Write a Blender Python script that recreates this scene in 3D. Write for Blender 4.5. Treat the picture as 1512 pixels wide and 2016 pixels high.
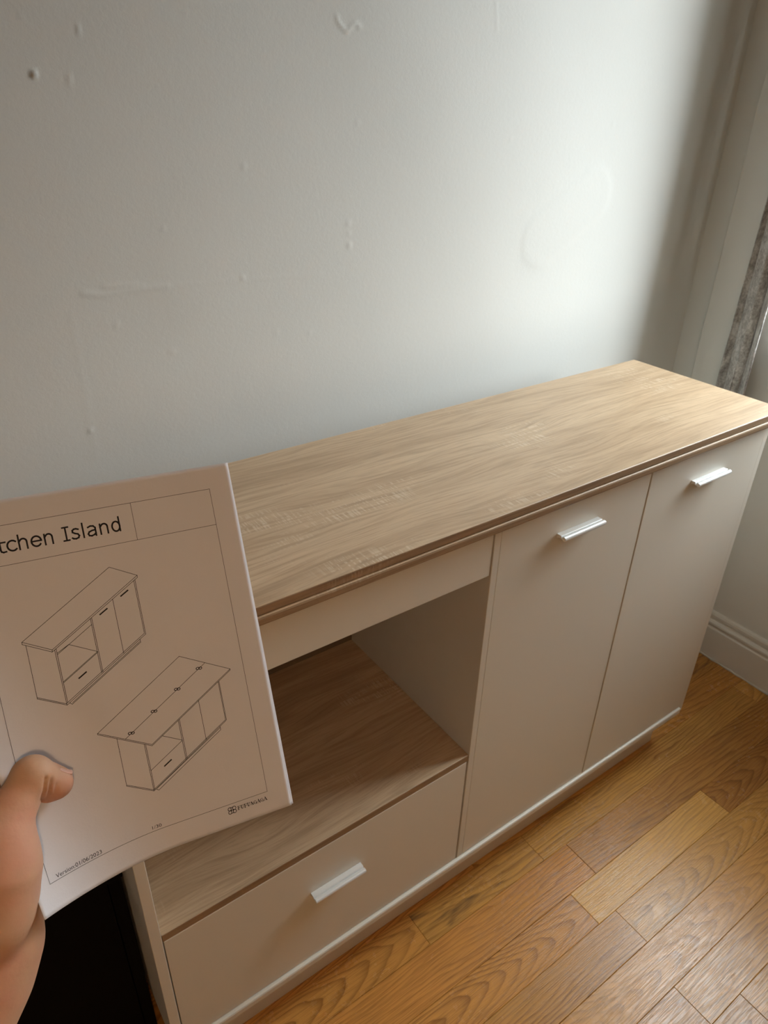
import bpy, bmesh, math, random
import numpy as np
from mathutils import Vector, Matrix

for o in list(bpy.data.objects):
    bpy.data.objects.remove(o, do_unlink=True)
SC = bpy.context.scene
COL = SC.collection

# ------------------------------------------------------------------ camera
XW, YB, ZC = 1.687, 0.474, 2.45          # right wall, back wall, ceiling
XL, YF = -2.0, -2.6                      # left wall, wall behind the viewer
cam_d = bpy.data.cameras.new('camera')
cam = bpy.data.objects.new('camera', cam_d)
COL.objects.link(cam)
cR = Vector((0.81407, -0.580225, 0.025075)); cU = Vector((0.270905, 0.417568, 0.867322)); cF = Vector((0.513713, 0.699268, -0.497115))
cP = Vector((-0.08385, -0.61427, 1.4042))
cam.matrix_world = Matrix(((cR.x, cU.x, -cF.x, cP.x), (cR.y, cU.y, -cF.y, cP.y), (cR.z, cU.z, -cF.z, cP.z), (0, 0, 0, 1)))
cam_d.sensor_fit = 'AUTO'; cam_d.sensor_width = 36.0; cam_d.lens = 25.290
cam_d.clip_start = 0.02; cam_d.clip_end = 60
cam_d.dof.use_dof = True; cam_d.dof.focus_distance = 0.46; cam_d.dof.aperture_fstop = 36
SC.camera = cam

# ------------------------------------------------------------------ daylight
W = bpy.data.worlds.new('overcast'); SC.world = W; W.use_nodes = True
wn = W.node_tree; wn.nodes.clear()
_o = wn.nodes.new('ShaderNodeOutputWorld'); _b = wn.nodes.new('ShaderNodeBackground')
_t = wn.nodes.new('ShaderNodeTexCoord'); _s = wn.nodes.new('ShaderNodeSeparateXYZ'); _r = wn.nodes.new('ShaderNodeValToRGB')
_m = wn.nodes.new('ShaderNodeMath'); _m.operation = 'MULTIPLY_ADD'; _m.inputs[1].default_value = .5; _m.inputs[2].default_value = .5
wn.links.new(_t.outputs['Generated'], _s.inputs[0]); wn.links.new(_s.outputs['Z'], _m.inputs[0]); wn.links.new(_m.outputs[0], _r.inputs[0])
e = _r.color_ramp.elements                                 # overcast sky: three times as bright overhead as at the horizon
e[0].position = .485; e[0].color = (.05, .047, .04, 1)       # ground and houses across the street
e[1].position = .515; e[1].color = (.44, .49, .515, 1)
q = e.new(1.0); q.color = (.85, .955, 1.0, 1)
wn.links.new(_r.outputs[0], _b.inputs['Color']); wn.links.new(_b.outputs[0], _o.inputs[0])
_b.inputs['Strength'].default_value = 30.5

WIN = dict(y0=-0.47, y1=0.205, z0=0.94, z1=2.25)             # opening in the right wall
pl = bpy.data.lights.new('window_portal', 'AREA'); pl.shape = 'RECTANGLE'
pl.size = WIN['z1'] - WIN['z0']; pl.size_y = WIN['y1'] - WIN['y0']; pl.cycles.is_portal = True
po = bpy.data.objects.new('window_portal', pl); COL.objects.link(po)
po.location = (XW + .148, (WIN['y0'] + WIN['y1']) / 2, (WIN['z0'] + WIN['z1']) / 2); po.rotation_euler = (0, math.pi / 2, 0)

vs = SC.view_settings
vs.view_transform = 'Standard'; vs.look = 'None'; vs.gamma = 1.0; vs.use_curve_mapping = False
vs.exposure = 0.06
SC.cycles.max_bounces = 10; SC.cycles.diffuse_bounces = 6; SC.cycles.transparent_max_bounces = 12
SC.cycles.use_denoising = True

# ------------------------------------------------------------------ helpers
class NT:
    """small wrapper for building node materials"""
    def __init__(s, name):
        s.m = bpy.data.materials.new(name); s.m.use_nodes = True
        s.t = s.m.node_tree; s.t.nodes.clear()
        s.out = s.t.nodes.new('ShaderNodeOutputMaterial')
        s.b = s.t.nodes.new('ShaderNodeBsdfPrincipled'); s.link(s.b.outputs[0], s.out.inputs[0])
    def link(s, a, b): s.t.links.new(a, b)
    def n(s, typ, **kw):
        x = s.t.nodes.new(typ)
        for k, v in kw.items(): setattr(x, k, v)
        return x
    def put(s, sock, v):
        if isinstance(v, (int, float)): sock.default_value = v
        elif isinstance(v, (tuple, list)): sock.default_value = v
        else: s.link(v, sock)
    def math(s, op, a, b=0.0, c=0.0):
        x = s.n('ShaderNodeMath', operation=op)
        for i, v in enumerate((a, b, c)): s.put(x.inputs[i], v)
        return x.outputs[0]
    def vmath(s, op, a, b=(0, 0, 0)):
        x = s.n('ShaderNodeVectorMath', operation=op); s.put(x.inputs[0], a); s.put(x.inputs[1], b)
        return x.outputs[0]
    def noise(s, vec, scale=1.0, detail=3.0, rough=.55, dist=0.0):
        x = s.n('ShaderNodeTexNoise'); s.link(vec, x.inputs['Vector'])
        x.inputs['Scale'].default_value = scale; x.inputs['Detail'].default_value = detail
        x.inputs['Roughness'].default_value = rough; x.inputs['Distortion'].default_value = dist
        return x.outputs['Fac']
    def ramp(s, fac, stops, interp='LINEAR'):
        x = s.n('ShaderNodeValToRGB'); x.color_ramp.interpolation = interp
        el = x.color_ramp.elements
        while len(el) < len(stops): el.new(.5)
        for q, (p, c) in zip(el, stops):
            q.position = p; q.color = c if len(c) == 4 else (*c, 1)
        s.put(x.inputs[0], fac); return x.outputs[0]
    def mix(s, f, a, b, mode='MIX'):
        x = s.n('ShaderNodeMix', data_type='RGBA', blend_type=mode)
        s.put(x.inputs[0], f)
        for sock, v in ((x.inputs[6], a), (x.inputs[7], b)):
            if isinstance(v, tuple) and len(v) == 3: v = (*v, 1)
            s.put(sock, v)
        return x.outputs[2]
    def bump(s, h, strength=.3, dist=.001):
        x = s.n('ShaderNodeBump'); x.inputs['Strength'].default_value = strength; x.inputs['Distance'].default_value = dist
        s.link(h, x.inputs['Height']); s.link(x.outputs[0], s.b.inputs['Normal'])
    def obj(s): return s.n('ShaderNodeTexCoord').outputs['Object']
    def sep(s, v):
        x = s.n('ShaderNodeSeparateXYZ'); s.link(v, x.inputs[0]); return x.outputs
    def comb(s, x, y, z):
        k = s.n('ShaderNodeCombineXYZ')
        for i, v in enumerate((x, y, z)): s.put(k.inputs[i], v)
        return k.outputs[0]
    def attr(s, name):
        x = s.n('ShaderNodeAttribute', attribute_type='OBJECT', attribute_name=name); return x.outputs['Fac']
    def set(s, **kw):
        for k, v in kw.items():
            k = {'color': 'Base Color', 'rough': 'Roughness', 'metal': 'Metallic', 'spec': 'Specular IOR Level', 'sss': 'Subsurface Weight', 'sheen': 'Sheen Weight', 'coat': 'Coat Weight', 'coat_rough': 'Coat Roughness'}[k]
            if isinstance(v, tuple) and len(v) == 3: v = (*v, 1)
            s.put(s.b.inputs[k], v)
        return s

def plain(name, color, rough=.5, **kw):
    n = NT(name); n.set(color=color, rough=rough, **kw)
    return n.m

def link(name, me, mat=None, parent=None, kind=None):
    o = bpy.data.objects.new(name, me); COL.objects.link(o)
    if mat is not None and len(me.materials) == 0: me.materials.append(mat)
    if parent is not None: o.parent = parent
    if kind: o['kind'] = kind
    return o
def from_bm(name, bm, mat=None, parent=None, kind=None, smooth=False):
    me = bpy.data.meshes.new(name)
    bmesh.ops.recalc_face_normals(bm, faces=bm.faces[:])
    bm.to_mesh(me); bm.free()
    if smooth: me.polygons.foreach_set('use_smooth', [True] * len(me.polygons))
    return link(name, me, mat, parent, kind)
def from_py(name, v, f, mat=None, parent=None, kind=None, smooth=False):
    me = bpy.data.meshes.new(name); me.from_pydata(v, [], f); me.update()
    if smooth: me.polygons.foreach_set('use_smooth', [True] * len(me.polygons))
    return link(name, me, mat, parent, kind)
def thing(name, label, cat, loc=(0, 0, 0)):
    o = bpy.data.objects.new(name, None); COL.objects.link(o); o.location = loc
    o.empty_display_size = .05
    o['label'] = label; o['category'] = cat
    return o
def bm_box(bm, lo, hi, bev=0.0, seg=2):
    lo = Vector(lo); hi = Vector(hi)
    r = bmesh.ops.create_cube(bm, size=1)
    vv = r['verts']
    for v in vv: v.co = Vector([lo[i] + (v.co[i] + .5) * (hi[i] - lo[i]) for i in range(3)])
    if bev > 0:
        ed = list({e for v in vv for e in v.link_edges})
        bmesh.ops.bevel(bm, geom=ed, offset=bev, segments=seg, affect='EDGES', profile=.5)
def box(name, lo, hi, mat, parent=None, bev=.001, kind=None, origin=None):
    """box in world coordinates; the object's origin goes to its parent's base or to its own centre"""
    bm = bmesh.new()
    off = Vector(origin) if origin is not None else (parent_loc(parent) if parent is not None else Vector((0, 0, 0)))
    bm_box(bm, Vector(lo) - off, Vector(hi) - off, bev)
    return from_bm(name, bm, mat, parent, kind)
def parent_loc(p):
    v = Vector((0, 0, 0))
    while p is not None: v += p.location; p = p.parent
    return v
def extrude(name, prof, a, b, mat, parent=None, kind=None, axis='x', smooth=False):
    """closed profile of 2-D points swept from a to b along an axis"""
    n = len(prof); v = []
    for t in (a, b):
        for p, q in prof:
            v.append((t, p, q) if axis == 'x' else (p, t, q) if axis == 'y' else (p, q, t))
    if parent is not None:
        d = parent_loc(parent); v = [tuple(Vector(x) - d) for x in v]
    f = [(i, (i + 1) % n, n + (i + 1) % n, n + i) for i in range(n)] + [tuple(range(n - 1, -1, -1)), tuple(range(n, 2 * n))]
    bm = bmesh.new(); bv = [bm.verts.new(x) for x in v]
    for q in f: bm.faces.new([bv[i] for i in q])
    return from_bm(name, bm, mat, parent, kind, smooth)

# ------------------------------------------------------------------ materials
def make_wall_paint(name, col):
    n = NT(name); co = n.obj()
    big = n.noise(co, 2.2, 2.0); fine = n.noise(co, 170, 3.0, .6); mid = n.noise(co, 28, 2.0)
    c = n.mix(n.ramp(big, [(.35, (0, 0, 0)), (.65, (1, 1, 1))]), tuple(x * .97 for x in col), col)
    n.set(color=c, rough=.55, spec=.3)
    h = n.math('MULTIPLY_ADD', mid, .9, fine)
    n.bump(h, .20, .0010)
    return n.m
M_WALL = make_wall_paint('wall_paint', (.70, .69, .65))
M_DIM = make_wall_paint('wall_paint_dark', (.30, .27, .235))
M_CEIL = plain('ceiling_paint', (.72, .71, .68), .8)
M_TRIM = plain('trim_paint', (.66, .64, .59), .35)
M_SUB = plain('subfloor_dark', (.03, .016, .007), .8)
M_CAB = plain('cream_laminate', (.70, .66, .575), .42)
M_CABIN = plain('cream_laminate_inner', (.70, .645, .54), .5)
M_BACKSHADE = plain('shaded_back_board', (.16, .115, .07), .8)  # dark brown puts the shade at the back of the niche into the colour
M_SEAM = plain('shadow_gap', (.08, .06, .04), .8)

def make_floor_wood():
    n = NT('oak_floorboard'); co = n.obj()
    tone, red, fig, seed, dark = n.attr('tone'), n.attr('red'), n.attr('fig'), n.attr('seed'), n.attr('dark')
    so = n.comb(n.math('MULTIPLY', seed, 17.3), n.math('MULTIPLY', seed, 9.1), seed)
    x, y, z = n.sep(co)
    c2 = n.vmath('ADD', co, so)
    warp = n.noise(n.vmath('MULTIPLY', c2, (3.0, 14, 1)), 1, 2.5, .5)
    warp2 = n.noise(n.vmath('MULTIPLY', c2, (9, 60, 1)), 1, 2, .5)
    w = n.math('MULTIPLY_ADD', n.math('SUBTRACT', warp, .5), .055, n.math('MULTIPLY', n.math('SUBTRACT', warp2, .5), .006))
    yy = n.math('ADD', y, w)
    straight = n.math('MULTIPLY', n.math('ADD', yy, n.math('MULTIPLY', n.math('SUBTRACT', warp2, .5), .003)), 135.0)
    y2 = n.math('MULTIPLY', n.math('MULTIPLY', yy, yy), 2600.0)
    cath = n.math('ADD', n.math('MULTIPLY', x, 21.0), n.math('ADD', y2, n.math('MULTIPLY', w, 60)))
    v = n.math('ADD', n.math('MULTIPLY', straight, n.math('SUBTRACT', 1.0, fig)), n.math('MULTIPLY', cath, fig))
    fr = n.math('FRACT', n.math('ADD', v, seed))
    ring = n.ramp(fr, [(0, (.25, .25, .25)), (.12, (0, 0, 0)), (.55, (.15, .15, .15)), (.86, (.75, .75, .75)), (.95, (1, 1, 1)), (1, (.25, .25, .25))])
    pores = n.noise(n.vmath('MULTIPLY', c2, (14, 620, 1)), 1, 2, .6)
    pr = n.ramp(pores, [(.38, (1, 1, 1)), (.52, (0, 0, 0))])
    blot = n.noise(n.vmath('MULTIPLY', c2, (2.4, 11, 1)), 1, 2)
    light = n.mix(red, (.56, .30, .072), (.55, .235, .052))
    drk = n.mix(red, (.19, .082, .020), (.17, .060, .014))
    amt = n.math('MULTIPLY', n.math('MULTIPLY', ring, n.ramp(blot, [(.3, (.30, .30, .30)), (.7, (1, 1, 1))])), .80)
    c = n.mix(amt, light, drk)
    c = n.mix(n.math('MULTIPLY', pr, .38), c, drk)
    st = n.noise(n.vmath('MULTIPLY', n.vmath('ADD', c2, (3.3, 7.7, 0)), (5, 30, 1)), 1, 3, .6, .6)
    stain = n.math('MULTIPLY', n.ramp(st, [(.60, (0, 0, 0)), (.72, (1, 1, 1))]), dark)
    c = n.mix(stain, c, (.085, .05, .026))
    c = n.mix(1.0, c, n.comb(tone, tone, tone), 'MULTIPLY')
    worn = n.noise(co, 60, 3, .65); big = n.noise(n.vmath('ADD', co, so), 7, 2)
    rough = n.math('MULTIPLY_ADD', worn, .16, n.math('MULTIPLY_ADD', big, .12, .11))
    n.set(color=c, rough=rough, spec=.34)
    h = n.math('ADD', n.math('MULTIPLY', worn, .6), n.math('SUBTRACT', n.noise(co, 14, 2), n.math('MULTIPLY', pr, .35)))
    n.bump(h, .20, .0014)
    return n.m
M_FLOOR = make_floor_wood()

def make_counter(name, tint=1.0):
    n = NT(name); co = n.obj(); x, y, z = n.sep(co)
    yz = n.math('ADD', y, n.math('MULTIPLY', z, 1.7))
    p = n.comb(x, yz, 0.0)
    wv = n.noise(n.vmath('MULTIPLY', p, (1.6, 7, 1)), 1, 2)
    p2 = n.comb(x, n.math('MULTIPLY_ADD', n.math('SUBTRACT', wv, .5), .10, yz), 0.0)
    broad = n.noise(n.vmath('MULTIPLY', p2, (1.7, 22, 1)), 1, 3, .6)
    fine = n.noise(n.vmath('MULTIPLY', p2, (7, 190, 1)), 1, 3, .65)
    hair = n.noise(n.vmath('MULTIPLY', p2, (20, 700, 1)), 1, 2, .6)
    c = n.ramp(broad, [(.26, (.36, .245, .145)), (.45, (.49, .345, .215)), (.62, (.555, .40, .255)), (.8, (.49, .345, .22))])
    c = n.mix(n.ramp(fine, [(.38, (.45, .45, .45)), (.54, (0, 0, 0))]), c, (.28, .18, .10))
    c = n.mix(n.math('MULTIPLY', n.ramp(hair, [(.36, (1, 1, 1)), (.5, (0, 0, 0))]), .28), c, (.27, .19, .12))
    # pale saw marks across the grain, in scattered patches
    mask = n.noise(n.vmath('MULTIPLY', p, (4.2, 9, 1)), 1, 2, .5)
    mask = n.ramp(mask, [(.56, (0, 0, 0)), (.66, (1, 1, 1))])
    rows = n.noise(n.vmath('MULTIPLY', p, (9, 130, 1)), 1, 1); cols = n.noise(n.vmath('MULTIPLY', p, (330, 28, 1)), 1, 1)
    saw = n.math('MULTIPLY', n.ramp(cols, [(.5, (0, 0, 0)), (.6, (1, 1, 1))]), n.ramp(rows, [(.42, (0, 0, 0)), (.55, (1, 1, 1))]))
    c = n.mix(n.math('MULTIPLY', n.math('MULTIPLY', saw, mask), .42), c, (.74, .62, .47))
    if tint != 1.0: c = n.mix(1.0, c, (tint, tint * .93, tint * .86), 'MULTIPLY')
    n.set(color=c, rough=.42, spec=.45)
    n.bump(n.math('ADD', fine, hair), .10, .0004)
    return n.m
M_OAK = make_counter('sonoma_oak_laminate')
M_OAKSHADE = make_counter('sonoma_oak_shaded_edge', .62)  # same oak darkened: the dim light on the edges is put into the colour
M_HANDLE = plain('satin_white_metal', (.86, .87, .86), .28, metal=0.35, spec=.6)
M_HINGE = plain('brass_hinge', (.45, .36, .2), .35, metal=1.0)
M_BLACK = plain('deep_black', (.004, .0032, .003), .75, spec=.08)  # near-black that keeps the filler left of the island as dark as shade
M_INK = plain('printed_ink', (.018, .017, .022), .7, spec=.2)

def make_paper():
    n = NT('thin_white_paper'); co = n.obj()
    fib = n.noise(co, 900, 2); cr = n.noise(co, 26, 3)
    n.set(color=(.79, .80, .85), rough=.6, spec=.25)
    n.bump(n.math('MULTIPLY_ADD', cr, 4.0, n.math('MULTIPLY', fib, .2)), .35, .0008)
    tr = n.n('ShaderNodeBsdfTranslucent'); tr.inputs[0].default_value = (.80, .64, .53, 1)
    mx = n.n('ShaderNodeMixShader'); mx.inputs[0].default_value = .22
    n.link(n.b.outputs[0], mx.inputs[1]); n.link(tr.outputs[0], mx.inputs[2]); n.link(mx.outputs[0], n.out.inputs[0])
    return n.m
M_PAPER = make_paper()

def make_skin():
    n = NT('skin'); co = n.obj()
    a = n.noise(co, 45, 3); b = n.noise(co, 420, 3, .6); c0 = n.noise(co, 150, 2)
    c = n.mix(n.ramp(a, [(.35, (0, 0, 0)), (.68, (1, 1, 1))]), (.53, .325, .205), (.56, .295, .20))
    c = n.mix(n.math('MULTIPLY', c0, .18), c, (.45, .22, .14))
    n.set(color=c, rough=.6, spec=.28, sss=.12)
    n.b.inputs['Subsurface Radius'].default_value = (1.0, .35, .18); n.b.inputs['Subsurface Scale'].default_value = .006
    n.bump(n.math('MULTIPLY_ADD', b, .5, c0), .22, .0009)
    return n.m
M_SKIN = make_skin()
M_NAIL = plain('fingernail', (.62, .36, .28), .35, spec=.4)

def make_velvet():
    n = NT('grey_crushed_velvet'); co = n.obj()
    a = n.noise(n.vmath('MULTIPLY', co, (1, 1, .55)), 34, 3, .6, .8); b = n.noise(co, 160, 3, .7)
    k = n.math('MULTIPLY_ADD', b, .5, n.math('MULTIPLY', a, .7))
    c = n.ramp(k, [(.42, (.16, .145, .13)), (.58, (.36, .335, .31)), (.74, (.62, .60, .57))])
    n.set(color=c, rough=.7, sheen=.5)
    n.bump(k, .5, .003)
    return n.m
M_VELVET = make_velvet()
def make_glass():
    n = NT('window_glass'); g = n.n('ShaderNodeBsdfGlossy'); g.inputs['Roughness'].default_value = .0
    t = n.n('ShaderNodeBsdfTransparent'); f = n.n('ShaderNodeLayerWeight'); f.inputs[0].default_value = .5
    mx = n.n('ShaderNodeMixShader'); n.link(n.math('MULTIPLY_ADD', n.math('POWER', f.outputs['Facing'], 5.0), .5, .03), mx.inputs[0]); n.link(t.outputs[0], mx.inputs[1]); n.link(g.outputs[0], mx.inputs[2])
    n.link(mx.outputs[0], n.out.inputs[0]); return n.m
M_GLASS = make_glass()

# ------------------------------------------------------------------ room shell
# back wall: a fine grid over the part in view so that dents, blisters and cracks are real relief
def seg_dist(X, Z, a, b):
    ax, az = a; bx, bz = b; dx, dz = bx - ax, bz - az
    t = np.clip(((X - ax) * dx + (Z - az) * dz) / (dx * dx + dz * dz), 0, 1)
    return np.hypot(X - ax - t * dx, Z - az - t * dz), t
def build_back_wall():
    xs = np.concatenate([np.linspace(XL, -.12, 12), np.arange(-.1, XW - .004, .0032), [XW]])
    zs = np.concatenate([np.linspace(0, .74, 6), np.arange(.76, 1.70, .0032), np.linspace(1.73, ZC, 6)])
    X, Z = np.meshgrid(xs, zs)
    H = np.zeros_like(X)
    def blob(x, z, r, h, sx=1, sz=1):
        nonlocal H
        H += h * np.exp(-(((X - x) / sx) ** 2 + ((Z - z) / sz) ** 2) / (r * r))
    blob(.1650, 1.4206, .0026, .0045)                                       # nail stub
    for x, z, r, h in ((.1623, 1.4795, .003, .0012), (.4230, 1.1515, .0055, .0018), (.4374, 1.3123, .006, .0014), (.2947, 1.0519, .008, .0007),
                       (.1509, .9511, .005, .0022), (.4482, 1.3988, .004, .0009), (.3038, 1.2338, .004, .0012), (.6257, 1.1860, .006, .0018),
                       (.6237, 1.2213, .006, .0011), (.6245, 1.205, .005, .0010), (.6410, 1.3709, .006, .0008), (.4787, 1.0560, .007, .0006),
                       (.2158, 1.1053, .005, .0009), (.3671, 1.4969, .003, .0010), (.5432, 1.0467, .006, .0006), (.9826, 1.3456, .005, .0007),
                       (1.2685, 1.372, .006, .0008), (.245, 1.158, .004, .0014), (.262, 1.1575, .004, .0012)):
        blob(x, z, r * .75, h * .6)
    for x, z, h in ((.2211, 1.4711, -.0024), (.2009, 1.4180, -.0028)):      # two crescent dents
        blob(x, z, .0045, h, .8, 1.3); blob(x + .004, z - .001, .004, -h * .8, .6, 1.4)
    blob(1.5247, 1.5487, .0035, -.004); blob(1.2961, 1.5089, .0035, -.002); blob(.4482, 1.396, .003, -.002)
    def line(pts, w, h):
        nonlocal H
        for a, b in zip(pts[:-1], pts[1:]):
            d, t = seg_dist(X, Z, a, b); H = np.maximum(H, h * np.exp(-(d / w) ** 2)) if h > 0 else np.minimum(H, h * np.exp(-(d / w) ** 2))
    line([(.6021, 1.5092), (.6073, 1.4996), (.6199, 1.4915), (.6289, 1.4997), (.6362, 1.5027), (.6436, 1.4981)], .0022, .0012)
    line([(.1772, 1.1554), (.2046, 1.1494), (.2381, 1.1529), (.2994, 1.1528)], .0045, .0007)
    line([(.2066, 1.1613), (.2542, 1.1599)], .0030, .0006)
    line([(.2994, 1.1528), (.45, 1.148), (.566, 1.1437)], .004, .0002)
    line([(.9163, 1.5532), (.9245, 1.5113)], .003, .0003)
    line([(.1549, 1.1282), (.1547, 1.0691), (.1524, .9058)], .006, .00016)
    d, t = seg_dist(X, Z, (1.10, 1.16), (1.24, 1.24))                        # broad skim-coat patch
    H += .0010 / (1 + np.exp((d - .055) / .004))
    rng = np.random.RandomState(4)
    for i in range(60):                                                      # slow waviness of old plaster
        x, z = rng.uniform(-.1, 1.7), rng.uniform(.8, 1.7)
        blob(x, z, rng.uniform(.06, .15), rng.uniform(-.0010, .0010) * (1 if x < 1.25 else .15))
    V = np.stack([X, YB - H, Z], -1).reshape(-1, 3)
    nx, nz = len(xs), len(zs)
    i = np.arange(nz - 1)[:, None] * nx + np.arange(nx - 1)[None, :]
    F = np.stack([i, i + 1, i + nx + 1, i + nx], -1).reshape(-1, 4)
    me = bpy.data.meshes.new('wall_back')
    me.vertices.add(len(V)); me.vertices.foreach_set('co', V.ravel())
    me.loops.add(F.size); me.loops.foreach_set('vertex_index', F.ravel())
    me.polygons.add(len(F)); me.polygons.foreach_set('loop_start', np.arange(0, F.size, 4)); me.polygons.foreach_set('loop_total', np.full(len(F), 4))
    me.update(calc_edges=True); me.polygons.foreach_set('use_smooth', [True] * len(F))
    o = link('wall_back', me, M_WALL, kind='structure')
    return o
build_back_wall()
def shell(name, lo, hi, mat): return box(name, lo, hi, mat, None, 0, 'structure')
T = .12
shell('wall_left', (XL - T, YF, 0), (XL, YB, ZC), M_WALL)
shell('wall_front', (XL - T, YF - T, 0), (XW + T, YF, ZC), M_DIM)
shell('ceiling', (XL - T, YF - T, ZC), (XW + T, YB + T, ZC + T), M_CEIL)
wr = bmesh.new()
y0, y1, z0, z1 = WIN['y0'], WIN['y1'], WIN['z0'], WIN['z1']
TR = .15
bm_box(wr, (XW, YF, 0), (XW + TR, y0, ZC)); bm_box(wr, (XW, y1, 0), (XW + TR, YB + .02, ZC))
bm_box(wr, (XW, y0, 0), (XW + TR, y1, z0)); bm_box(wr, (XW, y0, z1), (XW + TR, y1, ZC))
from_bm('wall_right', wr, M_WALL, None, 'structure')
floor = shell('floor', (XL - T, YF - T, -.06), (XW + T, YB + T, -.016), M_SUB)

# ---- floorboards, one object each
rng = random.Random(11)
rows = [YB + .02]
seams = [.4065, .33, .2535, .177, .1, .0235, -.0475, -.131, -.2065, -.2838, -.3625, -.4395, -.516]
rows += seams
y = seams[-1]
while y > YF + .03:
    y -= .0768; rows.append(max(y, YF))
# end joints that the photograph shows, row by row: (x of the joints)
known = {6: [-.62, .473, .785, 1.62], 7: [-.35, .853], 8: [-.95, .7735, 1.2275], 9: [-.12, .8225], 10: [-.55, .36], 11: [.02, .795], 12: [.45, .885]}
special = {(6, .473): dict(tone=.92, red=.25, fig=.25, dark=1.0), (6, .785): dict(tone=.95, red=.2, fig=.0, dark=0.), (6, -.62): dict(tone=.98, red=.6, fig=.9, dark=0.),
           (7, -.35): dict(tone=1.0, red=.8, fig=.12, dark=0.), (7, .853): dict(tone=.82, red=.6, fig=.2, dark=.3),
           (8, -.95): dict(tone=.98, red=.7, fig=.95, dark=.15), (8, .7735): dict(tone=1.15, red=.0, fig=.0, dark=0.), (8, 1.2275): dict(tone=.75, red=.8, fig=.9, dark=.3),
           (9, -.12): dict(tone=.86, red=.5, fig=.0, dark=.2), (9, .8225): dict(tone=1.0, red=.2, fig=.9, dark=.6),
           (10, .36): dict(tone=.98, red=.4, fig=.8, dark=.2), (11, .02): dict(tone=.85, red=.5, fig=.3, dark=.4), (11, .795): dict(tone=.95, red=.3, fig=.1, dark=0.), (12, .885): dict(tone=.95, red=.3, fig=.4, dark=.2)}
def plank_mesh(L, w):
    g, b, h = .0002, .0007, .0005
    a, c = L / 2 - g, w / 2 - g
    v = [(-a, -c, -.016), (a, -c, -.016), (a, c, -.016), (-a, c, -.016), (-a, -c, -h), (a, -c, -h), (a, c, -h), (-a, c, -h),
         (-a + b, -c + b, 0), (a - b, -c + b, 0), (a - b, c - b, 0), (-a + b, c - b, 0)]
    f = [(0, 3, 2, 1), (8, 9, 10, 11)]
    for i in range(4):
        j = (i + 1) % 4; f += [(i, j, 4 + j, 4 + i), (4 + i, 4 + j, 8 + j, 8 + i)]
    me = bpy.data.meshes.new('floorboard'); me.from_pydata(v, [], f); me.materials.append(M_FLOOR); me.update()
    return me
cache = {}
for r in range(len(rows) - 1):
    ya, yb = rows[r], rows[r + 1]
    xs = [XL]
    if r in known: xs += known[r]
    else:
        x = XL + rng.uniform(.25, .9)
        while x < XW - .2: xs.append(round(x, 1) + rng.choice((0, .05))); x = xs[-1] + rng.uniform(.5, 1.1)
    xs.append(XW)
    if r in known and xs[1] - xs[0] > 1.3: xs.insert(1, (xs[0] + xs[1]) / 2)
    for a, b in zip(xs[:-1], xs[1:]):
        key = (round(b - a, 4), round(ya - yb, 4))
        if key not in cache: cache[key] = plank_mesh(*key)
        o = bpy.data.objects.new('floorboard', cache[key]); COL.objects.link(o); o.parent = floor
        o.location = ((a + b) / 2, (ya + yb) / 2, rng.uniform(-.0004, .0002))
        p = dict(tone=rng.uniform(.78, 1.1), red=rng.random(), fig=rng.choice((0., .1, .3, .85, 1.)), dark=rng.choice((0., 0., .2, .5)))
        p.update(special.get((r, a), {}))
        for k, v in p.items(): o[k] = float(v)
        o['seed'] = rng.uniform(0, 9)

# ---- baseboards and window casing
def base_profile(s, wall):
    """moulded skirting section: (distance from wall, height)"""
    pts = [(0, 0), (.016, 0), (.016, .094), (.0155, .097), (.0125, .100), (.0125, .104), (.0150, .107), (.0165, .112), (.0160, .116), (.0120, .121), (.0085, .123),
           (.0085, .127), (.0110, .131), (.0110, .139), (.0085, .145), (.0040, .1474), (0, .1474)]
    return [(wall + s * d, z) for d, z in pts]
extrude('baseboard_right', base_profile(-1, XW), YF, YB - .0175, M_TRIM, None, 'structure', 'y')
extrude('baseboard_back', base_profile(-1, YB), XL, XW, M_TRIM, None, 'structure', 'x')
# painted caulk edge along the floor of the right wall
bmk = bmesh.new()
prev = None; yv = YF
ks = []
rr = random.Random(5)
while yv < YB - .03: ks.append((yv, .0022 + rr.uniform(0, .0035), .002 + rr.uniform(0, .003))); yv += .012
ring = []
for yv, w, h in ks:
    ring.append([bmk.verts.new((XW - .0155, yv, 0)), bmk.verts.new((XW - .0165 - w, yv, .0002)), bmk.verts.new((XW - .0163 - w * .4, yv, h)), bmk.verts.new((XW - .0155, yv, h * 1.3))])
for a, b in zip(ring[:-1], ring[1:]):
    for i in range(4): bmk.faces.new((a[i], a[(i + 1) % 4], b[(i + 1) % 4], b[i]))
from_bm('trim_2', bmk, plain('caulk', (.60, .58, .52), .5), None, 'structure', True)
bmt = bmesh.new()
bm_box(bmt, (XW - .018, .305, .68), (XW, .4065, z1 + .12), .003)
bm_box(bmt, (XW - .0175, y0 - .14, z1), (XW, .3045, z1 + .12), .003)
bm_box(bmt, (XW - .018, y0 - .14, z0 - .046), (XW, y0, z1 - .0005), .003)
bm_box(bmt, (XW - .0175, y0 - .14, z0 - .13), (XW, y1, z0 - .047), .003)
from_bm('trim_1', bmt, M_TRIM, None, 'structure')
win = bpy.data.objects.new('window_1', None); COL.objects.link(win); win['kind'] = 'structure'; win.location = (XW + .06, (y0 + y1) / 2, z0)
bmf = bmesh.new(); d = win.location
def wf(lo, hi): bm_box(bmf, Vector(lo) - d, Vector(hi) - d, .002)
wf((XW + .11, y0, z0), (XW + .149, y0 + .035, z1)); wf((XW + .11, y1 - .035, z0), (XW + .149, y1, z1))
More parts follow.
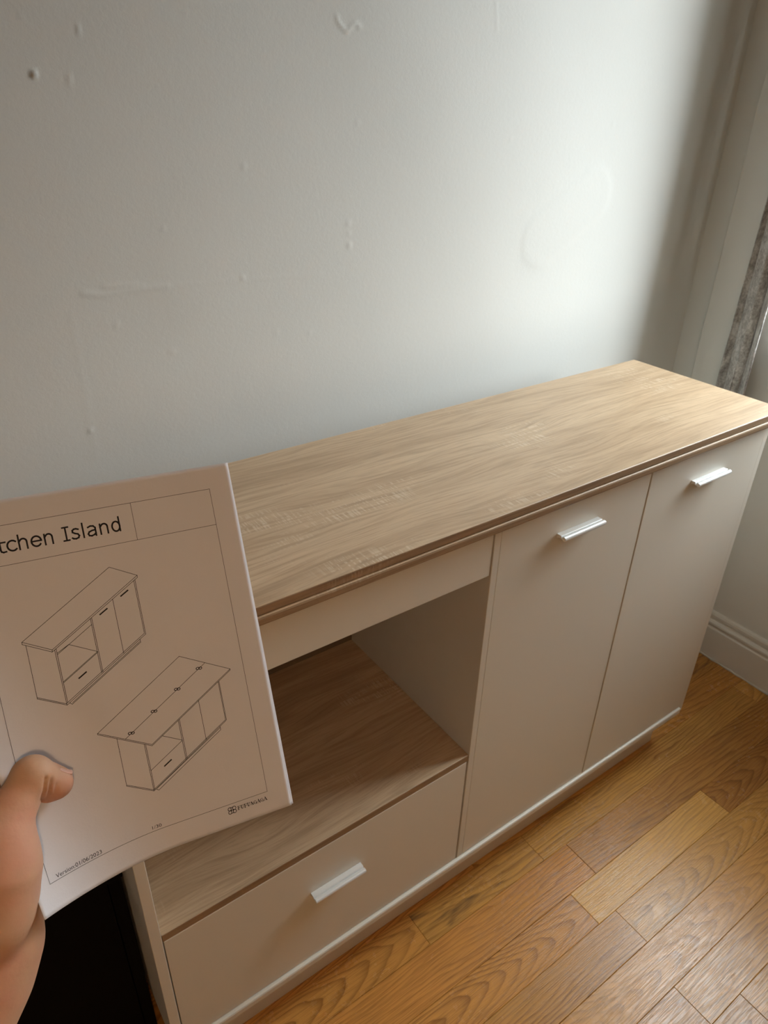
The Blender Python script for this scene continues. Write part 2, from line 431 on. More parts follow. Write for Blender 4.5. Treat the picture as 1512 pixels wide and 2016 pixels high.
wf((XW + .1105, y0 + .036, z0), (XW + .1485, y1 - .036, z0 + .035)); wf((XW + .1105, y0 + .036, z1 - .035), (XW + .1485, y1 - .036, z1))
from_bm('window_frame', bmf, M_TRIM, win)
zm = (z0 + z1) / 2
for nm, za_, zb_, xo in (('sash', z0 + .035, zm + .02, .112), ('sash', zm - .02, z1 - .035, .130)):
    bmf = bmesh.new()
    wf((XW + xo, y0 + .035, za_), (XW + xo + .018, y0 + .075, zb_)); wf((XW + xo, y1 - .075, za_), (XW + xo + .018, y1 - .035, zb_))
    wf((XW + xo, y0 + .075, za_), (XW + xo + .018, y1 - .075, za_ + .04)); wf((XW + xo, y0 + .075, zb_ - .04), (XW + xo + .018, y1 - .075, zb_))
    s = from_bm(nm, bmf, M_TRIM, win)
    box('pane', Vector((XW + xo + .007, y0 + .07, za_ + .035)), Vector((XW + xo + .010, y1 - .07, zb_ - .035)), M_GLASS, s, 0)
box('sill', (XW - .05, y0 - .16, z0 - .045), (XW + .11, y1, z0 - .003), M_TRIM, win, .004)

# ------------------------------------------------------------------ kitchen island cabinet
CW, CD, CH = 1.298, .3432, .9072
CB = .380
tp, zb, tb, st = .0149, .1134, .0178, .0135
xdl, xdr, xs_, zs_, zd, za = .5671, .5795, .9278, .4161, .4008, .7963
isl = thing('kitchen_island', 'long cream kitchen island cabinet with pale oak top, drawer, open shelf and two doors', 'cabinet', (CW / 2, CD / 2, 0))
ztop = CH - 2 * st                                                          # underside of the two leaves
box('side_panel', (0, 0, zb), (tp, CB, ztop), M_CAB, isl, .0008)
box('side_panel', (CW - tp, 0, zb), (CW, CB, ztop), M_CAB, isl, .0008)
box('divider_panel', (xdl, 0, zb + tb), (xdr, CB - .006, ztop), M_CAB, isl, .0008)
box('bottom_panel', (tp, -.0060, zb), (CW - tp, CB - .006, zb + tb), M_CAB, isl, .0036)
box('back_panel', (tp, CB - .0058, zb), (CW - tp, CB - .0002, ztop), M_BACKSHADE, isl, 0)
box('apron', (tp + .0005, .001, za), (xdl - .0022, .016, ztop - .0005), M_CAB, isl, .0008)
sh = box('shelf', (tp + .0003, .0005, zd), (xdl - .0003, CB - .0062, zs_), M_OAK, isl, .0012)
sh.data.materials.append(M_OAKSHADE)
for p in sh.data.polygons:
    if p.normal.y < -.5: p.material_index = 1
def leaf(name, z, bev, y):
    o = box(name, (-.0133, y, z), (CW + .0133, CD, z + st - .0006), M_OAK, isl, bev)
    o.data.materials.append(M_OAKSHADE)
    for p in o.data.polygons:
        if p.normal.y < -.8 or abs(p.normal.x) > .8: p.material_index = 1
    return o
leaf('folding_leaf', CH - st + .0006, .0016, -.0130)
leaf('countertop', CH - 2 * st, .0030, -.0152)
for x in (.18, .50, .80, 1.12):                                             # hinges that join the two leaves along the wall side
    box('leaf_hinge', (x - .02, CD + .0001, CH - 2 * st + .002), (x + .02, CD + .002, CH - .002), M_HINGE, isl, .0005)
# recessed plinth
XPR, Q = 1.2565, .033
plin = box('plinth', (.05, Q, 0), (XPR, Q + .016, zb), M_CAB, isl, .0008)
box('plinth', (.05, CD - .05, 0), (XPR, CD - .034, zb), M_CAB, isl, .0008)
box('plinth', (.05, Q + .016, 0), (.066, CD - .05, zb), M_CAB, isl, .0008)
box('plinth', (XPR - .016, Q + .016, 0), (XPR, CD - .05, zb), M_CAB, isl, .0008)
# handles: a lipped strip that stands out from the front
def handle(parent, x0, x1, zt):
    """section (y out of the front, z): flat flange, groove, rolled lip"""
    pr2 = [(0, -.008), (0, 0), (-.0086, -.0001), (-.0094, -.0008), (-.0098, -.0030), (-.0108, -.0032), (-.0112, -.0010), (-.0124, .0002), (-.0150, .0004), (-.0172, -.0004), (-.0184, -.0022),
           (-.0184, -.0046), (-.0172, -.0062), (-.0150, -.0068), (-.0120, -.0058), (-.0060, -.0050), (-.0022, -.0055), (-.0018, -.008)]
    return extrude('handle', [(p, zt + q) for p, q in pr2], x0, x1, M_HANDLE, parent, None, 'x')
def door(x0, x1, hx0, hx1, hz, top, yf=.0002):
    o = box('door', (x0, yf, zb + tb + .0015), (x1, .0152, top), M_CAB, isl, .0009)
    handle(o, hx0, hx1, hz)
    return o
door(xdr + .0008, xs_ - .0009, .7039, .7999, .8237, ztop - .0008)
door(xs_ + .0009, CW - tp - .0010, 1.0581, 1.1602, .8180, ztop - .0058, -.0008)
dr = bpy.data.objects.new('drawer', None); COL.objects.link(dr); dr.parent = isl
dr.location = Vector(((tp + xdl) / 2, 0, zb + tb)) - isl.location
front = box('drawer_front', (tp + .0016, .0004, zb + tb + .0012), (xdl - .0036, .0155, zd - .0004), M_CAB, dr, .0009)
bmd = bmesh.new(); d = parent_loc(dr)
for lo, hi in (((tp + .014, .0158, zb + tb + .012), (tp + .026, .29, zd - .03)), ((xdl - .028, .0158, zb + tb + .012), (xdl - .016, .29, zd - .03)),
               ((tp + .026, .278, zb + tb + .012), (xdl - .028, .29, zd - .03)), ((tp + .026, .0158, zb + tb + .012), (xdl - .028, .278, zb + tb + .018))):
    bm_box(bmd, Vector(lo) - d, Vector(hi) - d)
from_bm('drawer_box', bmd, M_CABIN, dr)
handle(dr, .2449, .3397, .3072)

# ------------------------------------------------------------------ added warm fill lamp, unseen behind the viewer
lamp = thing('fill_light', 'added warm fill light in a white metal shade, unseen behind the viewer', 'lamp', (-.20, -1.32, ZC))
def lathe(name, prof, mat, parent, n=40):
    v = [(r * math.cos(2 * math.pi * i / n), r * math.sin(2 * math.pi * i / n), z) for r, z in prof for i in range(n)]
    f = [(k * n + i, k * n + (i + 1) % n, (k + 1) * n + (i + 1) % n, (k + 1) * n + i) for k in range(len(prof) - 1) for i in range(n)]
    f += [tuple(range(n)), tuple(range(len(v) - n, len(v)))]
    bm = bmesh.new(); bv = [bm.verts.new(x) for x in v]
    for q in f: bm.faces.new([bv[i] for i in q])
    return from_bm(name, bm, mat, parent, None, True)
lathe('ceiling_rose', [(.05, 0), (.052, -.012), (.03, -.03), (.004, -.034)], M_TRIM, lamp)
lathe('cord', [(.003, -.034), (.003, -.48)], M_BLACK, lamp, 10)
M_SHADE = plain('white_shade_metal', (.75, .73, .70), .5)
lathe('lamp_shade', [(.03, -.475), (.05, -.480), (.12, -.540), (.185, -.620), (.205, -.665), (.202, -.665), (.182, -.622), (.117, -.544), (.048, -.484), (.03, -.480)], M_SHADE, lamp)  # rim shaped to keep the added fill off the upper wall
g = NT('warm_fill_bulb'); g.set(color=(.8, .75, .65), rough=.4)
g.b.inputs['Emission Color'].default_value = (1.0, .64, .36, 1); g.b.inputs['Emission Strength'].default_value = 145.0
lathe('bulb', [(.012, -0.522), (.03, -0.552), (.045, -0.587), (.045, -0.607), (.03, -0.632), (.008, -0.642)], g.m, lamp)

# ------------------------------------------------------------------ black cabinet added to fill the deep shade left of the island
tab = thing('dark_filler', 'added low black cabinet standing in for the deep shade left of the cream island', 'cabinet', (-.32, .26, 0))
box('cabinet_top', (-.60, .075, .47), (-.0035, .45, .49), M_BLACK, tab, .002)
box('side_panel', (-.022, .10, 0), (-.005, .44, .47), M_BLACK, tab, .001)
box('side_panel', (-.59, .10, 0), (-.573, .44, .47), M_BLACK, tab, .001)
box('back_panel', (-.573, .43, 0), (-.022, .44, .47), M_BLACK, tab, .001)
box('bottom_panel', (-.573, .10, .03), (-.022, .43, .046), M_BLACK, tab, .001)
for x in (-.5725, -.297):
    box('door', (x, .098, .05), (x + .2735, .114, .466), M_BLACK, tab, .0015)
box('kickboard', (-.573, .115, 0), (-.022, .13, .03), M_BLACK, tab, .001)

# ------------------------------------------------------------------ curtain at the window
def curtain():
    n = 150; pts = []
    for i in range(n + 1):
        t = i / n
        ph = t * 2.0 * 2 * math.pi
        xv = 1.656 - .030 * t - .012 * math.cos(ph)
        yv = .321 - .073 * t + .004 * math.sin(ph * 2) + .52 * (xv - 1.657)
        pts.append((xv, yv))
    zs = [.03 + (ZC - .04) * k / 40 for k in range(41)]
    v = []; f = []
    for k, z in enumerate(zs):
        q = .5 + .5 * math.sin(z * 2.1)
        for i, (x, yv) in enumerate(pts):
            v.append((x + .004 * math.sin(z * 5 + i * .13) * q, yv + .003 * math.sin(z * 3.3 + i * .07), z))
    m = n + 1
    for k in range(len(zs) - 1):
        for i in range(n): f.append((k * m + i, k * m + i + 1, (k + 1) * m + i + 1, (k + 1) * m + i))
    o = from_py('curtain', v, f, M_VELVET, None, None, True)
    md = o.modifiers.new('cloth_thickness', 'SOLIDIFY'); md.thickness = .0022
    o['label'] = 'grey velvet curtain hanging in folds by the right wall beside the window'; o['category'] = 'curtain'
curtain()

# ------------------------------------------------------------------ instruction booklet (A5, lower left corner curling towards the viewer)
PW, PH = .148, .210
PO = Vector((0.06472, -0.25662, 1.21834)); E1 = Vector((0.984352, -0.176106, -0.006159)); E2 = Vector((-0.085634, -0.44752, -0.890164)); EN = Vector((-0.154007, -0.876763, 0.455598))
PHI, OFF, KC = 2.729, .1424, 13.5428
cphi, sphi = math.cos(PHI), math.sin(PHI)
def page(s, t, lift=0.0):
    """point of the curled page: s metres from the left edge, t metres from the top edge"""
    s -= PW
    w = s * cphi + t * sphi; q = -s * sphi + t * cphi; h = 0.0; a = 0.0
    if w > OFF:
        a = (w - OFF) * KC; h = (1 - math.cos(a)) / KC; w = OFF + math.sin(a) / KC
        h += lift * math.cos(a); w -= lift * math.sin(a)
    else: h = lift
    return PO + E1 * (w * cphi - q * sphi) + E2 * (w * sphi + q * cphi) + EN * h
bk = thing('instruction_booklet', 'white printed instruction booklet held up in the hand, corner curling forward', 'booklet', page(PW / 2, PH / 2))
BO = bk.location.copy()
def sheet(name, ds, dt, lift, parent, thick=.00012, skew=0.0):
    nx, ny = 74, 105; v = []; f = []
    for sgn in (0, 1):
        for j in range(ny + 1):
            for i in range(nx + 1):
                s, t = PW * i / nx, PH * j / ny
                v.append(page(s + ds + skew * t, t + dt, lift - sgn * thick) - BO)
    m = nx + 1; N = m * (ny + 1)
    for j in range(ny):
        for i in range(nx):
            a = j * m + i; f.append((a, a + m, a + m + 1, a + 1)); f.append((N + a, N + a + 1, N + a + m + 1, N + a + m))
    for i in range(nx): f.append((i, i + 1, N + i + 1, N + i)); a = ny * m + i; f.append((a, N + a, N + a + 1, a + 1))
    for j in range(ny): a = j * m; f.append((a, N + a, N + a + m, a + m)); a = j * m + nx; f.append((a, a + m, N + a + m, N + a))
    return from_py(name, v, f, M_PAPER, parent, None, True)
cover = sheet('cover_page', 0, 0, 0, bk)
sheet('inner_page', .0003, -.0004, -.0005, bk, skew=.0042)
LIFT = .00006
def strokes(name, polys, width):
    """printed lines laid on the curled page; coordinates in millimetres of the page"""
    v = []; f = []
    for pl_ in polys:
        for (x0, y0_), (x1, y1_) in zip(pl_[:-1], pl_[1:]):
            dx, dy = x1 - x0, y1_ - y0_; L = math.hypot(dx, dy)
            if L < 1e-6: continue
            nxx, nyy = -dy / L * width / 2, dx / L * width / 2
            ex, ey = dx / L * width / 2, dy / L * width / 2
            k = max(1, int(L / 2.5)); b = len(v)
            for i in range(k + 1):
                u = i / k; px = x0 - ex + (dx + 2 * ex) * u; py = y0_ - ey + (dy + 2 * ey) * u
                v.append(page((px + nxx) / 1000, (py + nyy) / 1000, LIFT) - BO); v.append(page((px - nxx) / 1000, (py - nyy) / 1000, LIFT) - BO)
            for i in range(k): f.append((b + 2 * i, b + 2 * i + 2, b + 2 * i + 3, b + 2 * i + 1))
    return from_py(name, v, f, M_INK, cover)
FL, FR, FT, FB = 9.4, 135.1, 12.9, 196.7
strokes('printed_frame', [[(FL, FT), (FR, FT), (FR, FB), (FL, FB), (FL, FT)], [(FL, 33.75), (FR, 33.75)], [(91.1, FT), (91.1, 33.75)]], .22)
D1 = [[(73.8,45.5),(87.2,53.1),(37.9,82.7),(24.6,75.0),(73.8,45.5)],[(24.6,75.0),(24.5,76.2),(37.7,83.8),(87.1,54.3),(87.2,53.1)],[(37.9,82.7),(37.7,83.8)],
      [(26.1,77.2),(26.1,106.2),(39.4,113.8),(85.5,86.4),(85.6,55.4)],[(84.9,55.7),(84.9,85.8),(39.2,112.9)],[(39.0,83.2),(39.3,113.8)],[(39.8,82.8),(39.9,112.6)],[(26.1,105.5),(39.3,113.1)],
      [(39.8,85.9),(59.3,74.2)],[(39.8,85.1),(46.3,81.9)],[(46.3,82.0),(59.4,89.4)],[(59.3,71.1),(59.3,101.4)],[(60.0,70.8),(60.0,101.1)],[(40.0,101.5),(59.5,89.9)],[(40.1,100.9),(59.5,89.4)],[(72.3,63.4),(72.3,93.7)],
      [(40.8,112.9),(41.9,114.1),(82.1,90.2),(82.0,88.5)],[(42.2,113.3),(81.6,89.8)]]
B1 = [[(47.8,101.2),(51.8,98.9)],[(64.5,69.9),(68.5,67.6)],[(76.8,62.5),(80.8,60.2)]]
D2 = [[(100.7,103.5),(127.3,118.4),(77.2,148.4),(51.0,133.6),(100.7,103.5)],[(51.0,133.6),(51.0,134.3),(77.1,149.1),(127.2,119.1),(127.3,118.4)],[(113.7,111.1),(64.3,141.0)],
      [(60.0,139.3),(60.0,166.9),(73.3,174.5),(119.2,147.6),(119.2,123.9)],[(60.0,166.3),(73.3,173.8)],[(73.2,147.0),(73.3,174.5)],[(73.9,147.3),(73.9,174.0)],[(119.7,123.7),(119.7,147.3)],
      [(83.6,145.4),(93.4,151.0)],[(93.4,139.2),(93.4,162.7)],[(94.1,138.8),(94.1,162.3)],[(74.0,162.6),(93.3,151.3)],[(106.4,131.4),(106.4,155.0)],[(73.4,173.8),(118.9,147.1)],
      [(74.7,173.8),(75.9,174.9),(115.5,151.8),(115.4,150.1)],[(75.3,173.5),(115.3,150.6)]]
HG = [(110.1,113.2),(96.2,121.6),(81.7,130.3),(67.8,138.7)]
def circ(cx, cy, r, n=12): return [(cx + r * math.cos(i * 2 * math.pi / n), cy + r * .75 * math.sin(i * 2 * math.pi / n)) for i in range(n + 1)]
strokes('printed_drawing', D1, .26); [strokes('printed_handle_mark', [q], .75) for q in B1]
strokes('printed_drawing', D2, .26); strokes('printed_handle_mark', [[(81.5,162.5),(85.5,160.2)]], .75)
[strokes('printed_hinge_mark', [circ(x + d_, y + d_ * .15, .85) for d_ in (-.75, .75)], .38) for x, y in HG]
def text(name, body, x0, x1, ybase, cap, shear=0.0, bold=0.0, serif_i=False, serif=False):
    cu = bpy.data.curves.new('t', 'FONT'); cu.body = body; cu.size = 1.0; cu.resolution_u = 3; cu.offset = bold; cu.fill_mode = 'FRONT'
    ob = bpy.data.objects.new('t', cu); COL.objects.link(ob)
    dg = bpy.context.evaluated_depsgraph_get(); dg.update()
    me = bpy.data.meshes.new_from_object(ob.evaluated_get(dg))
    bpy.data.objects.remove(ob, do_unlink=True)
    bm = bmesh.new(); bm.from_mesh(me); bpy.data.meshes.remove(me)
    co = np.array([v.co[:] for v in bm.verts])
    mn, mx = co[:, 0].min(), co[:, 0].max(); H = .682
    for v in bm.verts:
        x = x0 + (v.co.x - mn) / (mx - mn) * (x1 - x0); yv = ybase - v.co.y / H * cap
        v.co = page(x / 1000, yv / 1000, LIFT) - BO
    return from_bm(name, bm, M_INK, cover)
def arc(cx, cy, rx, ry, a0, a1, n=14): return [(cx + rx * math.cos(math.radians(a0 + (a1 - a0) * i / n)), cy - ry * math.sin(math.radians(a0 + (a1 - a0) * i / n))) for i in range(n + 1)]
TB = 26.9
def arch(x, r): return [[(x, 21.5), (x, TB)], [(x, 23.1)] + arc(x + r * .55, 23.3, r * .45, 1.75, 140, 0, 8) + [(x + r, TB)]]
TITLE = [[(13.6, 19.7), (13.6, TB)], [(18.5, 19.7), (14.2, 23.4), (18.8, TB)], [(21.0, 21.4), (21.0, TB)], [(21.0, 19.6), (21.0, 20.1)],
         [(24.2, 19.9), (24.2, 25.7), (24.5, 26.5), (25.3, TB), (26.6, 26.75)], [(23.0, 21.75), (26.7, 21.75)],
         arc(29.95, 24.2, 2.45, 2.65, 48, 312), [(33.1, 19.4), (33.1, TB)]] + arch(33.1, 3.7)[1:] + [
         [(39.0, 24.1), (43.7, 24.1)] + arc(41.35, 24.2, 2.35, 2.65, 2, 318, 20)] + arch(45.5, 3.65) + [
         [(56.0, 19.8), (56.0, TB)], [(54.7, 19.8), (57.4, 19.8)], [(54.6, TB), (57.3, TB)],
         [(62.3, 21.95), (61.2, 21.5), (60.2, 21.6), (59.4, 22.2), (59.4, 23.2), (60.5, 23.95), (61.8, 24.45), (62.4, 25.4), (61.9, 26.45), (60.6, 26.85), (59.4, 26.6), (58.9, 26.2)],
         [(64.65, 19.3), (64.65, TB)],
         [(67.3, 22.0), (68.6, 21.5), (70.0, 21.7), (70.85, 22.7), (70.85, TB)], [(70.85, 23.85), (69.0, 24.05), (67.6, 24.6), (67.0, 25.6), (67.4, 26.55), (68.6, 26.85), (70.0, 26.4), (70.85, 25.6)]] + arch(73.4, 3.65) + [
         [(83.35, 19.3), (83.35, TB)], arc(81.45, 24.2, 1.95, 2.65, 0, 360, 20)]
strokes('printed_title', TITLE, .86)
text('printed_version', 'Version:01/06/2023', 13.8, 40.2, 195.8, 2.0)
text('printed_page_number', '1/30', 68.5, 73.6, 195.5, 1.8)
def serif_text(name, body, x0, x1, yb_, cap):
    """roman capitals with thick stems, thin cross strokes and serifs"""
    G = {'F': ([((.2, 0), (.2, 1))], [((.05, 0), (.4, 0)), ((.05, 1), (.85, 1)), ((.2, .52), (.65, .52)), ((.85, 1), (.85, .78)), ((.65, .4), (.65, .64))], .95),
         'U': ([((.22, 1), (.22, .3)), ((.22, .3), (.36, .04))], [((.05, 1), (.42, 1)), ((.62, 1), (.98, 1)), ((.8, 1), (.8, .3)), ((.8, .3), (.64, .04)), ((.36, .03), (.64, .03))], 1.05),
         '&': ([((.25, .85), (.8, .05))], [((.25, .85), (.35, 1)), ((.35, 1), (.5, .9)), ((.5, .9), (.15, .35)), ((.15, .35), (.3, .03)), ((.3, .03), (.55, .12)), ((.55, .12), (.8, .5))], .95),
         'G': ([((.12, .3), (.12, .7)), ((.8, .05), (.8, .42))], [((.12, .7), (.35, .98)), ((.35, .98), (.62, .98)), ((.62, .98), (.82, .75)), ((.12, .3), (.35, .02)), ((.35, .02), (.6, .02)), ((.6, .02), (.8, .12)), ((.62, .43), (.95, .43))], 1.08),
         'A': ([((.48, 1), (.86, 0))], [((.48, 1), (.12, 0)), ((0, 0), (.26, 0)), ((.7, 0), (1, 0)), ((.25, .34), (.7, .34))], 1.05)}
    tot = sum(G[c][2] for c in body); k = (x1 - x0) / tot; thick = []; thin = []; x = x0
    for c in body:
        a, b, w = G[c]
        m = lambda p: (x + p[0] * k, yb_ - p[1] * cap)
        thick += [[m(p), m(q)] for p, q in a]; thin += [[m(p), m(q)] for p, q in b]; x += w * k
    strokes(name, thick, .42)
    strokes(name, thin, .20)
serif_text('printed_brand', 'FUFU&GAGA', 116.4, 134.3, 201.55, 2.0)
lg = []
for sx in (-1, 1):
    for sy in (-1, 1): lg.append([(113.1 + sx * 1.35 + .95 * math.cos(a * math.pi / 6), 200.55 + sy * 1.0 + 1.0 * math.sin(a * math.pi / 6)) for a in range(13)])
lg += [[(112.2, 198.8), (114.0, 198.8)], [(112.2, 202.3), (114.0, 202.3)], [(112.6, 199.7), (112.6, 201.4)], [(113.6, 199.7), (113.6, 201.4)], [(112.0, 200.55), (114.2, 200.55)]]
strokes('printed_logo', lg, .34)

# ------------------------------------------------------------------ hand and forearm: one smooth surface from a distance field
J = {
    'tip': ((-0.0675, -0.3149, 1.0932), 0.0067), 'pad': ((-0.0712, -0.3131, 1.0941), 0.0086), 'ip': ((-0.0781, -0.3157, 1.1056), 0.0099), 'pp': ((-0.0894, -0.3233, 1.0997), 0.0090),
    'mc': ((-0.0990, -0.3299, 1.0926), 0.0108), 'th1': ((-0.1046, -0.3356, 1.0793), 0.0166), 'th2': ((-0.1133, -0.3399, 1.0604), 0.0182),
    'heel': ((-0.1124, -0.3365, 1.0291), 0.0171), 'heel2': ((-0.1088, -0.3256, 1.0362), 0.0150), 'wr': ((-0.1278, -0.3412, 1.0147), 0.0199),
    'fa1': ((-0.1497, -0.3494, 0.9946), 0.0231), 'fa2': ((-0.1844, -0.3672, 0.9538), 0.0287), 'fa3': ((-0.2290, -0.3911, 0.8943), 0.0343), 'fa4': ((-0.2600, -0.4180, 0.8420), 0.0380),
    'pal1': ((-0.1073, -0.2890, 1.0631), 0.0136), 'pal2': ((-0.1141, -0.2989, 1.0461), 0.0151), 'pal3': ((-0.1157, -0.3116, 1.0327), 0.0156)}
FINGERS = {
    'index': [((-0.1073, -0.2788, 1.0770), 0.0093), ((-0.0823, -0.2899, 1.0986), 0.0086), ((-0.0623, -0.2867, 1.0987), 0.0078), ((-0.0498, -0.2866, 1.1009), 0.0072)],
    'middle': [((-0.1088, -0.2884, 1.0615), 0.0095), ((-0.0793, -0.3035, 1.0786), 0.0088), ((-0.0527, -0.3003, 1.0754), 0.0080), ((-0.0344, -0.3012, 1.0778), 0.0073)],
    'ring': [((-0.1099, -0.3004, 1.0443), 0.0092), ((-0.0844, -0.3189, 1.0646), 0.0084), ((-0.0613, -0.3143, 1.0571), 0.0077), ((-0.0454, -0.3132, 1.0561), 0.0070)],
    'little': [((-0.1095, -0.3127, 1.0285), 0.0086), ((-0.0933, -0.3330, 1.0520), 0.0072), ((-0.0787, -0.3283, 1.0503), 0.0066), ((-0.0680, -0.3250, 1.0483), 0.0060)]}
def build_hand():
    step = .00115
    lo = np.array((-.302, -.460, .802)); hi = np.array((-.022, -.262, 1.122))
    ax = [np.arange(lo[i], hi[i], step, dtype=np.float32) for i in range(3)]
    P = np.stack(np.meshgrid(*ax, indexing='ij'), -1)
    def cap(a, b):
        (pa, ra), (pb, rb) = a, b
        pa = np.array(pa, np.float32); ba = np.array(pb, np.float32) - pa
        q = P - pa
        t = np.clip((q @ ba) / (ba @ ba), 0, 1)
        q -= t[..., None] * ba
        return np.sqrt(np.einsum('...i,...i->...', q, q)) - (ra + (rb - ra) * t)
    def smin(a, b, k):
        h = np.maximum(k - np.abs(a - b), 0) / k
        return np.minimum(a, b) - h * h * k * .25
    chains = [('tip', 'pad', .004), ('pad', 'ip', .005), ('ip', 'pp', .004), ('pp', 'mc', .006), ('mc', 'th1', .006), ('th1', 'th2', .01), ('th2', 'wr', .012), ('heel', 'wr', .010),
              ('heel', 'heel2', .008), ('heel2', 'pal3', .010), ('wr', 'fa1', .02), ('fa1', 'fa2', .02), ('fa2', 'fa3', .02), ('fa3', 'fa4', .02),
              ('pal1', 'pal2', .012), ('pal2', 'pal3', .012), ('pal1', 'mc', .012), ('pal2', 'th1', .012), ('pal3', 'th2', .012)]
    D = None
    for a, b, k in chains:
        d = cap(J[a], J[b]); D = d if D is None else smin(D, d, k)
    T_ = D.copy()
    for name, ch in FINGERS.items():
        F_ = None
        for a, b in zip(ch[:-1], ch[1:]):
            d = cap(a, b); F_ = d if F_ is None else smin(F_, d, .004)
        T_ = np.minimum(T_, smin(D, F_, .007))
    D = T_
    # surface nets
    S = D < 0
    n0, n1, n2 = D.shape
    acc = np.zeros((n0 - 1, n1 - 1, n2 - 1, 3), np.float32); cnt = np.zeros((n0 - 1, n1 - 1, n2 - 1), np.float32)
    def sl(o, n): return slice(o, n - 1 + o)
    for axis in range(3):
        for u in (0, 1):
            for w in (0, 1):
                o0 = [0, 0, 0]; oth = [i for i in range(3) if i != axis]; o0[oth[0]] = u; o0[oth[1]] = w
                o1 = list(o0); o1[axis] = 1
                a = D[sl(o0[0], n0), sl(o0[1], n1), sl(o0[2], n2)]; b = D[sl(o1[0], n0), sl(o1[1], n1), sl(o1[2], n2)]
                m = (a < 0) != (b < 0)
                t = np.where(m, a / np.where(m, a - b, 1), 0)
                for i in range(3):
                    acc[..., i] += np.where(m, t if i == axis else o0[i], 0)
                cnt += m
    ok = cnt > 0
    idx = np.full(ok.shape, -1, np.int64); idx[ok] = np.arange(ok.sum())
    cell = np.argwhere(ok)
    V = (acc[ok] / cnt[ok][:, None] + cell) * step + lo
    Fs = []
    for axis in range(3):
        oth = [i for i in range(3) if i != axis]
        a = S; b = np.roll(S, -1, axis)
        m = a != b
        for i in range(3):
            s_ = [slice(None)] * 3; s_[i] = -1; m[tuple(s_)] = False
            if i != axis: s_[i] = 0; m[tuple(s_)] = False
        e = np.argwhere(m)
        e = e[(e[:, oth[0]] < S.shape[oth[0]] - 1) & (e[:, oth[1]] < S.shape[oth[1]] - 1)]
        d0 = np.zeros(3, int); d0[oth[0]] = 1; d1 = np.zeros(3, int); d1[oth[1]] = 1
        g = lambda c: idx[c[:, 0], c[:, 1], c[:, 2]]
        q = np.stack([g(e - d0 - d1), g(e - d1), g(e), g(e - d0)], 1)
        flip = S[e[:, 0], e[:, 1], e[:, 2]] ^ (axis == 1)
        q[~flip] = q[~flip][:, ::-1]
        Fs.append(q)
    F = np.concatenate(Fs); F = F[(F >= 0).all(1)]
    # skin folds on the inner side of the thumb joint: grooves pressed into the surface that faces out of the page
    nE = np.array(EN); nE = nE / np.linalg.norm(nE)
    me0 = bpy.data.meshes.new('tmp'); me0.from_pydata(V.tolist(), [], F.tolist()); bm0 = bmesh.new(); bm0.from_mesh(me0)
    bmesh.ops.recalc_face_normals(bm0, faces=bm0.faces[:]); bm0.normal_update(); NV = np.array([v.normal[:] for v in bm0.verts]); bm0.free(); bpy.data.meshes.remove(me0)
    view = np.array((-.072, -.32, 1.098)) - np.array(cP); view = view / np.linalg.norm(view)
    disp = np.zeros(len(V)); face = NV @ view < -.05
    for a, b, h in CREASES:
        a = np.array(a); b = np.array(b); q = V - a; ab = b - a
        q2 = q - np.outer(q @ view, view); ab2 = ab - view * (ab @ view)
        t = np.clip((q2 @ ab2) / (ab2 @ ab2), 0, 1); d = np.linalg.norm(q2 - np.outer(t, ab2), axis=1)
        disp = np.maximum(disp, np.where(face & (np.linalg.norm(q, axis=1) < .022), h * np.exp(-(d / .00085) ** 2), 0))
    V = V - NV * disp[:, None]
    base = Vector((-.2600, -.4180, .8420))
    me = bpy.data.meshes.new('person'); V = V - np.array(base)
    me.from_pydata(V.tolist(), [], F.tolist()); me.update()
    bmh = bmesh.new(); bmh.from_mesh(me); bmesh.ops.recalc_face_normals(bmh, faces=bmh.faces[:]); bmh.to_mesh(me); bmh.free()
    me.polygons.foreach_set('use_smooth', [True] * len(me.polygons))
    o = link('person', me, M_SKIN); o.location = base
    md = o.modifiers.new('skin_smooth', 'SMOOTH'); md.factor = .4; md.iterations = 2
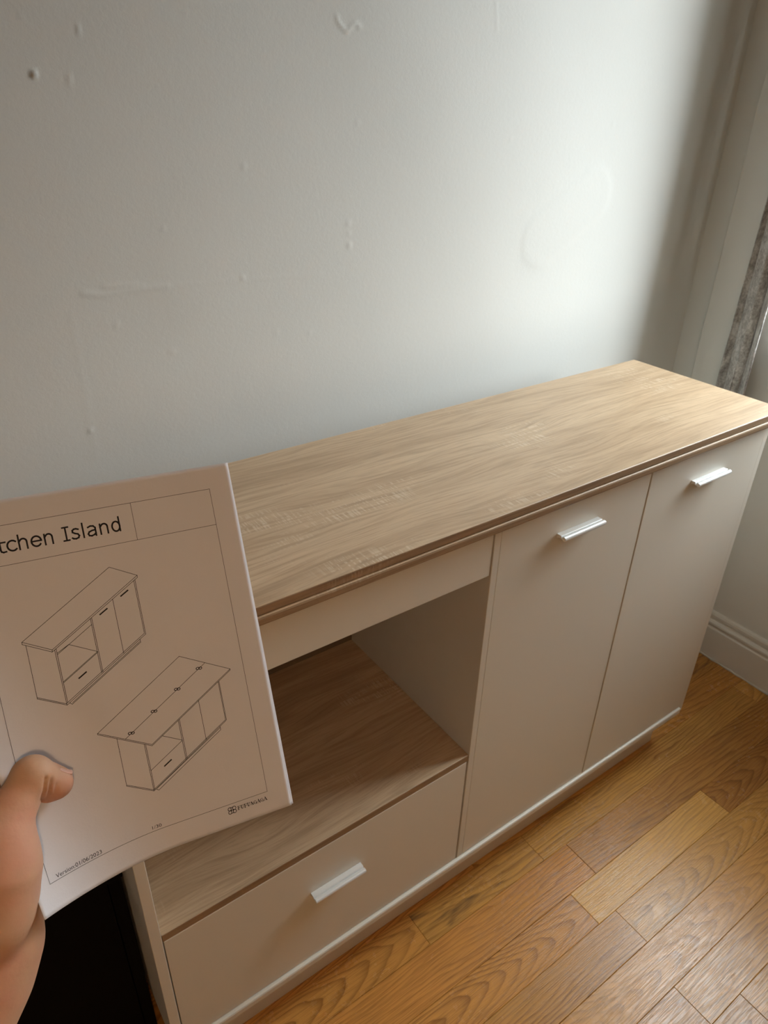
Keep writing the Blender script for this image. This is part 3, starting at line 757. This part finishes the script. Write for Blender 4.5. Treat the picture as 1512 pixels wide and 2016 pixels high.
    o['label'] = 'person seen only as a bare left hand and forearm, thumb pressed on the booklet'; o['category'] = 'person'
    # thumbnail: a curved plate on the upper side of the thumb tip
    a = Vector(J['ip'][0]); t = Vector(J['tip'][0]); axis = (t - Vector(J['pad'][0]) * .6 - a * .4).normalized()
    nrm = (cU0 * 1.0 + cR0 * .10 + cF0 * .12); nrm = (nrm - axis * nrm.dot(axis)).normalized(); side = axis.cross(nrm)
    v = []; f = []; n = 8
    for k in (0, 1):
        for i in range(n + 1):
            for j in range(n + 1):
                u = i / n * 2 - 1; w = j / n * 2 - 1
                L = .0048 * u * (1 - .18 * w * w) ; ang = w * .66 * (1 - .12 * u * u)
                r = .00785 - k * .0006 - .00075 * u + (.0002 if u > .8 else 0)
                v.append(t + axis * (-.0008 + L) + nrm * (r * math.cos(ang)) + side * (r * math.sin(ang)) - base)
    m = n + 1; N = m * m
    for i in range(n):
        for j in range(n):
            q = i * m + j; f.append((q, q + m, q + m + 1, q + 1)); f.append((N + q, N + q + 1, N + q + m + 1, N + q + m))
    for i in range(n):
        f.append((i, i + 1, N + i + 1, N + i)); q = n * m + i; f.append((q, N + q, N + q + 1, q + 1))
        q = i * m; f.append((q, N + q, N + q + m, q + m)); q = i * m + n; f.append((q, q + m, N + q + m, N + q))
    from_py('thumbnail', v, f, M_NAIL, o, None, True)
cU0, cR0, cF0 = Vector((0.2709, 0.4176, 0.8673)), Vector((0.8141, -0.5802, 0.0251)), Vector((0.5137, 0.6993, -0.4971))
CREASES = [((-0.0724, -0.3180, 1.1029), (-0.0745, -0.3186, 1.0955), 0.0020),
           ((-0.0745, -0.3186, 1.0955), (-0.0772, -0.3161, 1.0863), 0.0020),
           ((-0.0705, -0.3190, 1.1011), (-0.0727, -0.3196, 1.0944), 0.0016),
           ((-0.0727, -0.3196, 1.0944), (-0.0752, -0.3173, 1.0865), 0.0016),
           ((-0.0691, -0.3200, 1.0981), (-0.0709, -0.3202, 1.0930), 0.0009),
           ((-0.0709, -0.3202, 1.0930), (-0.0728, -0.3184, 1.0875), 0.0009)]
build_hand()
